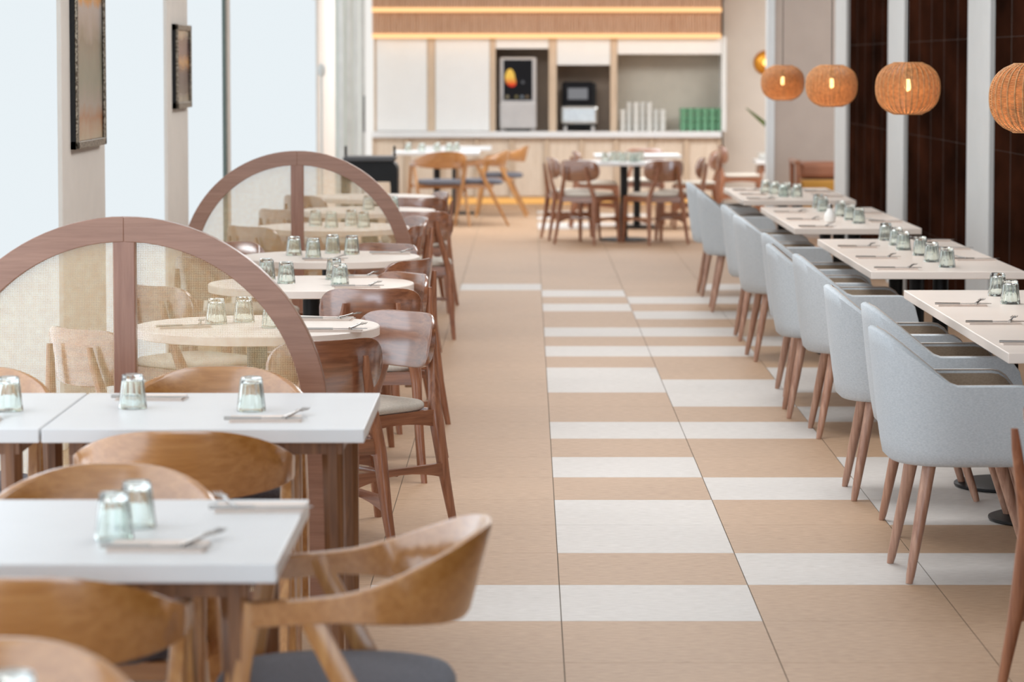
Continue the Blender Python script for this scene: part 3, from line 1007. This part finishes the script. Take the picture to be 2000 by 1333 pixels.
# ------------------------------------------------------------------ rattan pendant lamps
def build_pendant():
    t = thing('rattan_pendant', '', 'lamp', group='rattan globe pendant lamps')
    rx, rz, zo = .15, .122, .0
    def prof(v):   # v from bottom (-1) to top (1)
        t = min(1, abs(v))*.935
        return rx*(1-t**2.35)**(1/2.35), rz*v*(.97 if v > 0 else 1)
    m = MB()
    for k in range(54):
        v = -1+2*k/53
        r, z = prof(v)
        pts = []
        for a in range(72):
            an = 2*PI*a/72
            w = 1+.012*math.cos(18*an+(k % 2)*PI)
            pts.append((r*w*math.cos(an), r*w*math.sin(an), z))
        m.tube(pts, .0017, 5, closed=True)
    shade = link('lamp_shade', m.mesh('lamp_shade', M['rattan'], 60), t)
    m = MB()
    for k in range(32):
        an = 2*PI*k/32
        pts = []
        for j in range(17):
            r, z = prof(-1+2*j/16)
            pts.append(((r+.0018)*math.cos(an), (r+.0018)*math.sin(an), z))
        m.tube(pts, .0032, 6)
    for v in (-1, 1):
        r, z = prof(v)
        m.tube([(r*math.cos(2*PI*a/48), r*math.sin(2*PI*a/48), z) for a in range(48)], .005, 6, closed=True)
    link('shade_rib', m.mesh('shade_rib', M['rattan'], 60), t)
    m = MB(); m.lathe([(.002, -.016), (.010, -.012), (.015, .0), (.014, .012), (.011, .032), (.010, .04)], 20)
    link('bulb', m.mesh('bulb', M['bulb']), t)
    m = MB(); m.lathe([(.016, .04), (.017, .085), (.008, .095)], 16); m.box((0, 0, .118), (.075, .008, .004)); m.box((0, 0, .118), (.008, .075, .004))
    link('lamp_holder', m.mesh('lamp_holder', M['black_metal']), t)
    m = MB(); m.bar((0, 0, .09), (0, 0, CEIL-1.53), (.005, .005), (.005, .005), 8)
    link('cord', m.mesh('cord', M['black_metal']), t)
    return t
pend = Maker(build_pendant)
for x, y, z, l in ((1.80, 20.5, 1.522, 'farthest rattan globe pendant lamp, overlapping the brass wall lamp'),
                   (1.80, 17.2, 1.527, 'second rattan globe pendant lamp from the far end, over the third table'),
                   (1.80, 13.75, 1.542, 'rattan globe pendant lamp in front of the white pilaster, over the second table'),
                   (1.80, 10.35, 1.537, 'rattan globe pendant lamp cut by the right edge')):
    pend.put((x, y, z), 0, l)
    pl = bpy.data.lights.new('pendant_light', 'POINT'); pl.energy = 1.1; pl.color = (1, .6, .28); pl.shadow_soft_size = .02
    po = bpy.data.objects.new('pendant_light', pl); C.objects.link(po); po.location = (x, y, z-.06)

# ------------------------------------------------------------------ framed pictures on the left pillars
def picture(label, y0, y1, z0, z1, paint, d=.034):
    yc, zc = (y0+y1)/2, (z0+z1)/2
    t = thing('framed_picture', label, 'picture', (XL, yc, zc), 0, 'framed pictures on the window pillars')
    hy, hz, b = (y1-y0)/2, (z1-z0)/2, .034
    m = MB()
    for s in (-1, 1):
        m.span((0.001, s*hy-(b if s > 0 else 0), -hz), (d-.012, s*hy+(b if s < 0 else 0), hz))
        m.span((0.001, -hy, s*hz-(b if s > 0 else 0)), (d-.012, hy, s*hz+(b if s < 0 else 0)))
    link('backing', m.mesh('backing', M['black_metal'], 0), t)
    m = MB()
    for s in (-1, 1):
        m.span((d-.012, s*hy-(b if s > 0 else 0), -hz), (d, s*hy+(b if s < 0 else 0), hz))
        m.span((d-.012, -hy, s*hz-(b if s > 0 else 0)), (d, hy, s*hz+(b if s < 0 else 0)))
    link('frame', m.mesh('frame', M['ornate'], 0), t, bevel=.004)
    m = MB(); m.span((.012, -hy+b-.004, -hz+b-.004), (d-.014, hy-b+.004, hz-b+.004))
    link('canvas', m.mesh('canvas', paint, 0), t)
    return t
picture('tall framed abstract landscape in brown, orange and green on the nearer pillar', 12.55, 13.4, 1.285, 2.3,
        painting('landscape_tall', [(.0, (196, 172, 140)), (.09, (178, 120, 76)), (.16, (176, 158, 142)), (.3, (150, 146, 124)), (.45, (132, 124, 104)), (.55, (176, 168, 160)), (.62, (190, 182, 178)), (.66, (226, 160, 84)), (.76, (138, 110, 104)), (1, (104, 76, 62))]))
picture('small framed dusky picture in brown and gold on the farther pillar', 16.15, 16.82, 1.405, 1.877,
        painting('dusk_small', [(.0, (196, 180, 156)), (.12, (128, 108, 92)), (.4, (92, 66, 64)), (.55, (208, 150, 84)), (.7, (118, 88, 88)), (.85, (110, 88, 84)), (1, (220, 206, 180))]))

# ------------------------------------------------------------------ serving counter, worktop, wall cabinets
CX0, CX1 = -1.80, 2.235
t = thing('counter_base', 'pale oak-panelled serving counter base with amber-lit plinth at the back', 'counter', (.22, YB, 0))
m = MB(); m.span((CX0-.22, .06, .0), (CX1-.22, .6, .80))
link('carcass', m.mesh('carcass', M['oak_stile'], 0), t)
nb = 10; w = (CX1-CX0)/nb
for k in range(nb):
    m = MB(); m.span((CX0-.22+k*w+.03, .035, .12), (CX0-.22+(k+1)*w-.03, .06, .795))
    link('panel', m.mesh('panel', M['light_oak'], 0), t, bevel=.004)
m = MB()
for k in range(nb+1):
    m.span((CX0-.22+k*w-.028 if k else CX0-.22, .0, .10), (CX0-.22+k*w+.028 if k < nb else CX1-.22, .055, .80))
link('stile', m.mesh('stile', M['oak_stile'], 0), t)
m = MB(); m.span((CX0-.20, .045, .03), (CX1-.24, .06, .10))
link('light_strip', m.mesh('light_strip', M['led_kick'], 0), t)
m = MB(); m.span((CX0, YB-.05, .80), (CX1, YB+.7, .868))
tag(link('worktop', m.mesh('worktop', M['laminate'], 0), bevel=.004), 'long white worktop on the oak counter at the back', 'worktop')

t = thing('overhead_cabinet', 'white wall cabinet with pale oak dividers and open niches above the worktop', 'cabinet', (0, YB+.16, .868))
def px(x): return (x-1031)*(YB+.16)/5660
Z0, Z1 = .0, 1.10
def zz(y): return 1.66-(y-123)*(YB+.16)/5660-.868
m = MB(); m.span((CX0, .5, 0), (CX1, .53, Z1)); m.span((CX0, .0, Z1-.015), (CX1, .5, Z1))
link('carcass', m.mesh('carcass', M['niche_pale'], 0), t)
for a, b in ((731, 735), (835, 850), (957, 968), (1072, 1087), (1192, 1205)):
    m = MB(); m.span((px(a), -.005, 0), (px(b), .5, Z1))
    link('divider', m.mesh('divider', M['oak_stile'], 0), t)
m = MB(); m.span((px(1409), -.01, 0), (px(1418), .5, Z1))
link('end_panel', m.mesh('end_panel', M['white_paint'], 0), t)
for a, b, z0 in ((735, 835, .005), (850, 957, .005), (968, 1072, zz(95)), (1087, 1192, zz(127)), (1205, 1409, zz(106))):
    m = MB(); m.span((px(a)+.004, 0, z0), (px(b)-.004, .02, Z1-.004))
    link('door', m.mesh('door', M['cabinet_white'], 0), t, bevel=.003)
for a, b, mm in ((968, 1072, 'niche_dark'), (1087, 1192, 'niche_dark'), (1205, 1409, 'niche_pale')):
    m = MB(); m.span((px(a), .42, 0), (px(b), .44, Z1))
    link('niche_back', m.mesh('niche_back', M[mm], 0), t)

# slatted canopy with two warm light lines
t = thing('slatted_canopy', 'reeded wood canopy with two warm glowing light lines above the cabinets', 'canopy', (0, YB, 1.975))
for lev, (z0, z1, y0) in enumerate(((.0, .272, .10), (.30, .72, .04))):
    m = MB()
    n = 124; w = (CX1-CX0)/n
    for k in range(n):
        xc = CX0+(k+.5)*w
        m.bar((xc, y0, z0), (xc, y0, z1), (w*.86, .03), (w*.86, .03), 8, up=(0, 1, 0))
    m.span((CX0, y0+.004, z0+.01), (CX1, y0+.03, z1))
    link('slat_panel', m.mesh('slat_panel', M['slat'], 50), t)
    m = MB(); m.span((CX0, y0-.03, z0-.03), (CX1, y0+.0, z0+.024))
    link('light_strip', m.mesh('light_strip', M['led'], 0), t)
m = MB(); m.span((CX0, .12, -.002), (CX1, .6, 1.3))
link('backing', m.mesh('backing', M['slat'], 0), t)
lg = bpy.data.lights.new('canopy_glow', 'AREA'); lg.shape = 'RECTANGLE'; lg.size = 3.9; lg.size_y = .05; lg.energy = 1.5; lg.color = (1, .62, .28)
lo = bpy.data.objects.new('canopy_glow', lg); C.objects.link(lo); lo.location = (.22, YB+.02, 1.93)

# machines on the worktop
def YM(x): return (x-1031)*(YB+.2)/5660
t = thing('drinks_dispenser', 'tall silver drinks dispenser with a black touchscreen in the first niche', 'dispenser', (YM(1012), YB+.3, .868))
m = MB(); m.span((-.215, -.08, .03), (.215, .14, .86)); m.span((-.215, -.16, .03), (.215, .14, .34))
link('body', m.mesh('body', M['silver'], 0), t, bevel=.02)
m = MB(); m.span((-.17, -.092, .36), (.165, -.075, .83))
sc = link('touchscreen', m.mesh('touchscreen', M['screen_black'], 0), t, bevel=.004)
m = MB(); r = []
for k in range(28):
    a = 2*PI*k/28
    xx = .058*math.sin(a)*(1-.35*math.cos(a)*(1 if math.cos(a) < 0 else .2)); zp = .62+.105*math.cos(a)
    r.append((-.095+xx-.0*zp+(.62-zp)*-.25*(1 if zp < .62 else 0)*-1, zp))
m.loft([[(p[0], -.0925, p[1]) for p in r], [(p[0], -.095, p[1]) for p in r]])
def flame():
    mm = bpy.data.materials.new('screen_flame'); mm.use_nodes = True
    nt = mm.node_tree; nt.nodes.clear(); N = nt.nodes.new
    tc = N('ShaderNodeTexCoord'); sp = N('ShaderNodeSeparateXYZ'); rp = N('ShaderNodeValToRGB'); e = N('ShaderNodeEmission'); o = N('ShaderNodeOutputMaterial')
    rp.color_ramp.elements[0].color = (.8, .05, .03, 1); rp.color_ramp.elements[1].color = (1, .62, .12, 1); rp.color_ramp.elements[1].position = .55
    rp.color_ramp.elements[0].position = .1
    L = nt.links
    L.new(tc.outputs['Generated'], sp.inputs[0]); L.new(sp.outputs['Z'], rp.inputs[0]); L.new(rp.outputs[0], e.inputs[0]); L.new(e.outputs[0], o.inputs[0])
    e.inputs[1].default_value = .9
    return mm
link('screen_graphic', m.mesh('screen_graphic', flame(), 0), sc)
for xx, cc in ((-.125, (.75, .62, .4)), (-.02, (.5, .42, .2)), (.045, (.5, .55, .6)), (.105, (.5, .36, .22)), (.055, (.3, .3, .32))):
    m = MB(); m.lathe([(.02, 0), (.02, .003)], 18)
    for i, v in enumerate(m.v): m.v[i] = (v[0]+xx, -.092-v[2], v[1]+(.40 if xx != .055 else .57))
    link('screen_button', m.mesh('screen_button', emit('screen_button_light', cc, .35), 0), sc)
m = MB(); m.span((-.14, -.10, .0), (.14, .10, .035))
link('drip_tray', m.mesh('drip_tray', M['black_metal'], 0), t)
for s in (-1, 1):
    m = MB(); m.lathe([(.022, 0), (.022, .035)], 12, c=(s*.18, -.1, 0))
    link('foot', m.mesh('foot', M['silver']), t)

t = thing('coffee_machine', 'chrome and black coffee machine with a small display in the second niche', 'coffee machine', (YM(1131), YB+.3, .868))
m = MB(); m.span((-.20, .0, .02), (.20, .14, .56))
link('body', m.mesh('body', M['black_metal'], 0), t, bevel=.015)
m = MB(); m.span((-.21, -.16, .085), (.215, .02, .295))
link('front_housing', m.mesh('front_housing', plain('chrome', (200, 198, 194), .18, .9, .1, 4), 0), t, bevel=.03)
m = MB(); m.span((-.185, -.06, .32), (.16, .01, .575))
h = link('display_housing', m.mesh('display_housing', M['screen_black'], 0), t, bevel=.01)
m = MB(); m.span((-.13, -.064, .37), (.10, -.059, .50))
link('display', m.mesh('display', emit('display_grey', (.22, .22, .23), 1), 0), h)
for s in (-1, 1):
    m = MB(); m.lathe([(.022, 0), (.022, .06)], 12, c=(s*.16, -.1, 0))
    link('foot', m.mesh('foot', M['silver']), t)

# stacked cups in the last niche
def build_cup(mat, r, h, name, cat):
    def f():
        m = MB(); m.lathe([(r*.78, 0), (r*.86, h*.1), (r, h*.7), (r, h), (r*.92, h), (r*.86, h*.3), (.003, h*.25)], 18)
        return tag(link(name, m.mesh(name, M[mat])), '', cat)
    return Maker(f)
gc = build_cup('green_cup', .041, .09, 'green_cup', 'cup')
wcup = build_cup('white_cup', .036, .085, 'white_cup', 'cup')
for k in range(6):
    for row in range(2):
        for j in range(3):
            gc.put((YM(1335)+k*.084, YB+.26+row*.09, .868+j*.088), 0, 'green cup in the stacked columns at the right of the open niche', 'stacked green cups')
for k in range(7):
    for j in range(4 if k in (1, 2, 3, 4) else 3):
        wcup.put((YM(1216)+k*.078, YB+.25+.05*(k % 2), .868+j*.083), 0, 'white cup in the stacked columns left of the green cups', 'stacked white cups')

# ------------------------------------------------------------------ black stand, pole, far right corner
t = thing('serving_stand', 'black serving stand with rounded corners beyond the far arched screen', 'stand', (-1.23, 22.6, 0))
m = MB(); rings = []
prof = []
for k in range(9):
    a = PI/2*k/8
    prof.append((.22-.07+.07*math.sin(a), .90-.07+.07*math.cos(a)))
outl = [(-x, z) for x, z in reversed(prof)]
outer = [(-.22, 0)] + [(-.22, .74)] + outl + prof + [(.22, .74), (.22, 0)]
inner = [(-.165, 0), (-.165, .70)] + [(-.16, .74)]*len(outl) + [(.16, .74)]*len(prof) + [(.165, .70), (.165, 0)]
rings = [[(o_[0], -.16, o_[1]), (o_[0], .16, o_[1]), (i_[0], .16, i_[1]), (i_[0], -.16, i_[1])] for o_, i_ in zip(outer, inner)]
m.loft(rings)
link('frame', m.mesh('frame', M['black_metal'], 40), t)
m = MB(); m.span((-.2, -.2, .90), (.2, .2, .935))
link('tray', m.mesh('tray', plain('charcoal_plastic', (84, 84, 86), .4), 0), t, bevel=.008)
for s in (-1, 1):
    m = MB(); m.box((s*.19, 0, .97), (.018, .03, .09))
    link('handle', m.mesh('handle', M['black_metal'], 0), t, bevel=.004)
t = thing('pole_lamp', 'slim pale pole lamp with a rounded top against the far left pillar', 'lamp', (-1.93, 27.15, 0))
m = MB(); m.lathe([(.1, 0), (.1, .015), (.012, .025), (.011, 1.56)], 20)
link('pole', m.mesh('pole', M['white_paint']), t)
m = MB(); m.lathe([(.004, 1.53), (.034, 1.55), (.04, 1.59), (.034, 1.63), (.008, 1.655)], 20)
link('lamp_shade', m.mesh('lamp_shade', M['white_paint']), t)

t = thing('lounge_chair', 'wooden lounge chair with terracotta cushion and mustard seat by the taupe wall', 'chair', (2.72, 26.6, 0))
for s in (-1, 1):
    for yy in (-.3, .3):
        m = MB(); m.bar((s*.26, yy, .0), (s*.27, yy, .74), (.035, .035), (.045, .045), 8, sq=True)
        link('leg', m.mesh('leg', M['walnut_z']), t)
    m = MB(); m.span((s*.27-.03, -.33, .74), (s*.27+.03, .33, .775))
    link('armrest', m.mesh('armrest', M['walnut_y'], 0), t, bevel=.008)
m = MB(); m.span((-.24, -.31, .28), (.24, .3, .60))
link('seat', m.mesh('seat', M['mustard'], 0), t, bevel=.03)
m = MB(); m.span((-.24, -.22, .61), (.24, .3, .75))
link('cushion', m.mesh('cushion', M['terracotta'], 0), t, bevel=.035)

t = thing('side_table', 'walnut side table with a white top against the beige back wall', 'table', (2.78, 32.4, 0))
m = MB(); m.box((0, 0, .56), (.5, .5, .05))
link('tabletop', m.mesh('tabletop', M['laminate'], 0), t, bevel=.004)
m = MB(); m.box((0, 0, .49), (.42, .42, .09))
link('apron', m.mesh('apron', M['walnut_x'], 0), t)
for a in (-1, 1):
    for b in (-1, 1):
        m = MB(); m.bar((a*.19, b*.19, .5), (a*.21, b*.21, 0), (.045, .045), (.03, .03), 8, sq=True)
        link('leg', m.mesh('leg', M['walnut_z']), t)
m = MB(); m.lathe([(.14, .585), (.17, .60), (.18, .655), (.17, .655), (.15, .61), (.003, .605)], 28)
tag(link('white_dish', m.mesh('white_dish', M['white_cup']), loc=(2.74, 32.4, 0)), 'white dish of green leaves on the walnut side table', 'dish')
t = thing('small_plant', 'tuft of small green leaves in the white dish on the side table', 'plant', (2.74, 32.4, .61))
m = MB()
for k in range(14):
    a = k*2.4; l = .07+.03*(k % 3)
    p = [(0.01*math.cos(a), .01*math.sin(a), 0), (l*.5*math.cos(a), l*.5*math.sin(a), .07), (l*math.cos(a), l*math.sin(a), .08)]
    m.tube(p, [.006, .016, .002], 6)
link('foliage', m.mesh('foliage', M['leaf']), t)
# tall plant behind the partition edge: one long leaf shows
t = thing('potted_plant', 'tall potted plant behind the partition edge, one long green leaf showing', 'plant', (3.05, 31.0, 0))
m = MB(); m.lathe([(.15, 0), (.19, .35), (.18, .36), (.16, .32), (.003, .31)], 28)
link('pot', m.mesh('pot', M['soil_pot']), t)
m = MB(); m.tube([(0, 0, .3), (.01, 0, .6), (-.02, .0, .95)], [.02, .017, .01], 8)
link('stem', m.mesh('stem', M['leaf']), t)
for (ax, L_, h) in ((PI, .72, .25), (PI*.4, .6, .3), (-PI*.3, .6, .28), (PI*1.4, .5, .36)):
    m = MB(); rings = []
    for i in range(13):
        f = i/12
        d = L_*f; z = .58+.6*f if ax == PI else .72+h*f*1.2-.12*f*f
        wd = .045*math.sin(PI*min(1, f*.93+.05))**.7
        cx, cy = d*math.cos(ax), d*math.sin(ax); nx, ny = -math.sin(ax), math.cos(ax)
        rings.append([(cx+nx*wd*.5, cy+ny*wd*.5, z+wd*.8), (cx, cy-.004, z+.002), (cx-nx*wd*.5, cy-ny*wd*.5, z-wd*.8), (cx, cy+.004, z-.002)])
    m.loft(rings)
    link('leaf', m.mesh('leaf', M['leaf'], 60), t)
t = thing('brass_wall_lamp', 'round glowing brass disc lamp on the beige wall behind the partition edge', 'lamp', (2.80, 34.2, 1.665))
m = MB(); m.lathe([(.14, 0), (.142, .02), (.12, .045), (.06, .06), (.003, .062)], 36)
m.v = [(v[0], -v[2]-.004, v[1]) for v in m.v]
link('disc', m.mesh('disc', M['brass']), t)
m = MB(); m.lathe([(.04, .058), (.035, .085), (.003, .095)], 24)
m.v = [(v[0], -v[2]-.004, v[1]) for v in m.v]
link('bulb', m.mesh('bulb', emit('brass_lamp_glow', (1, .55, .16), 3)), t)
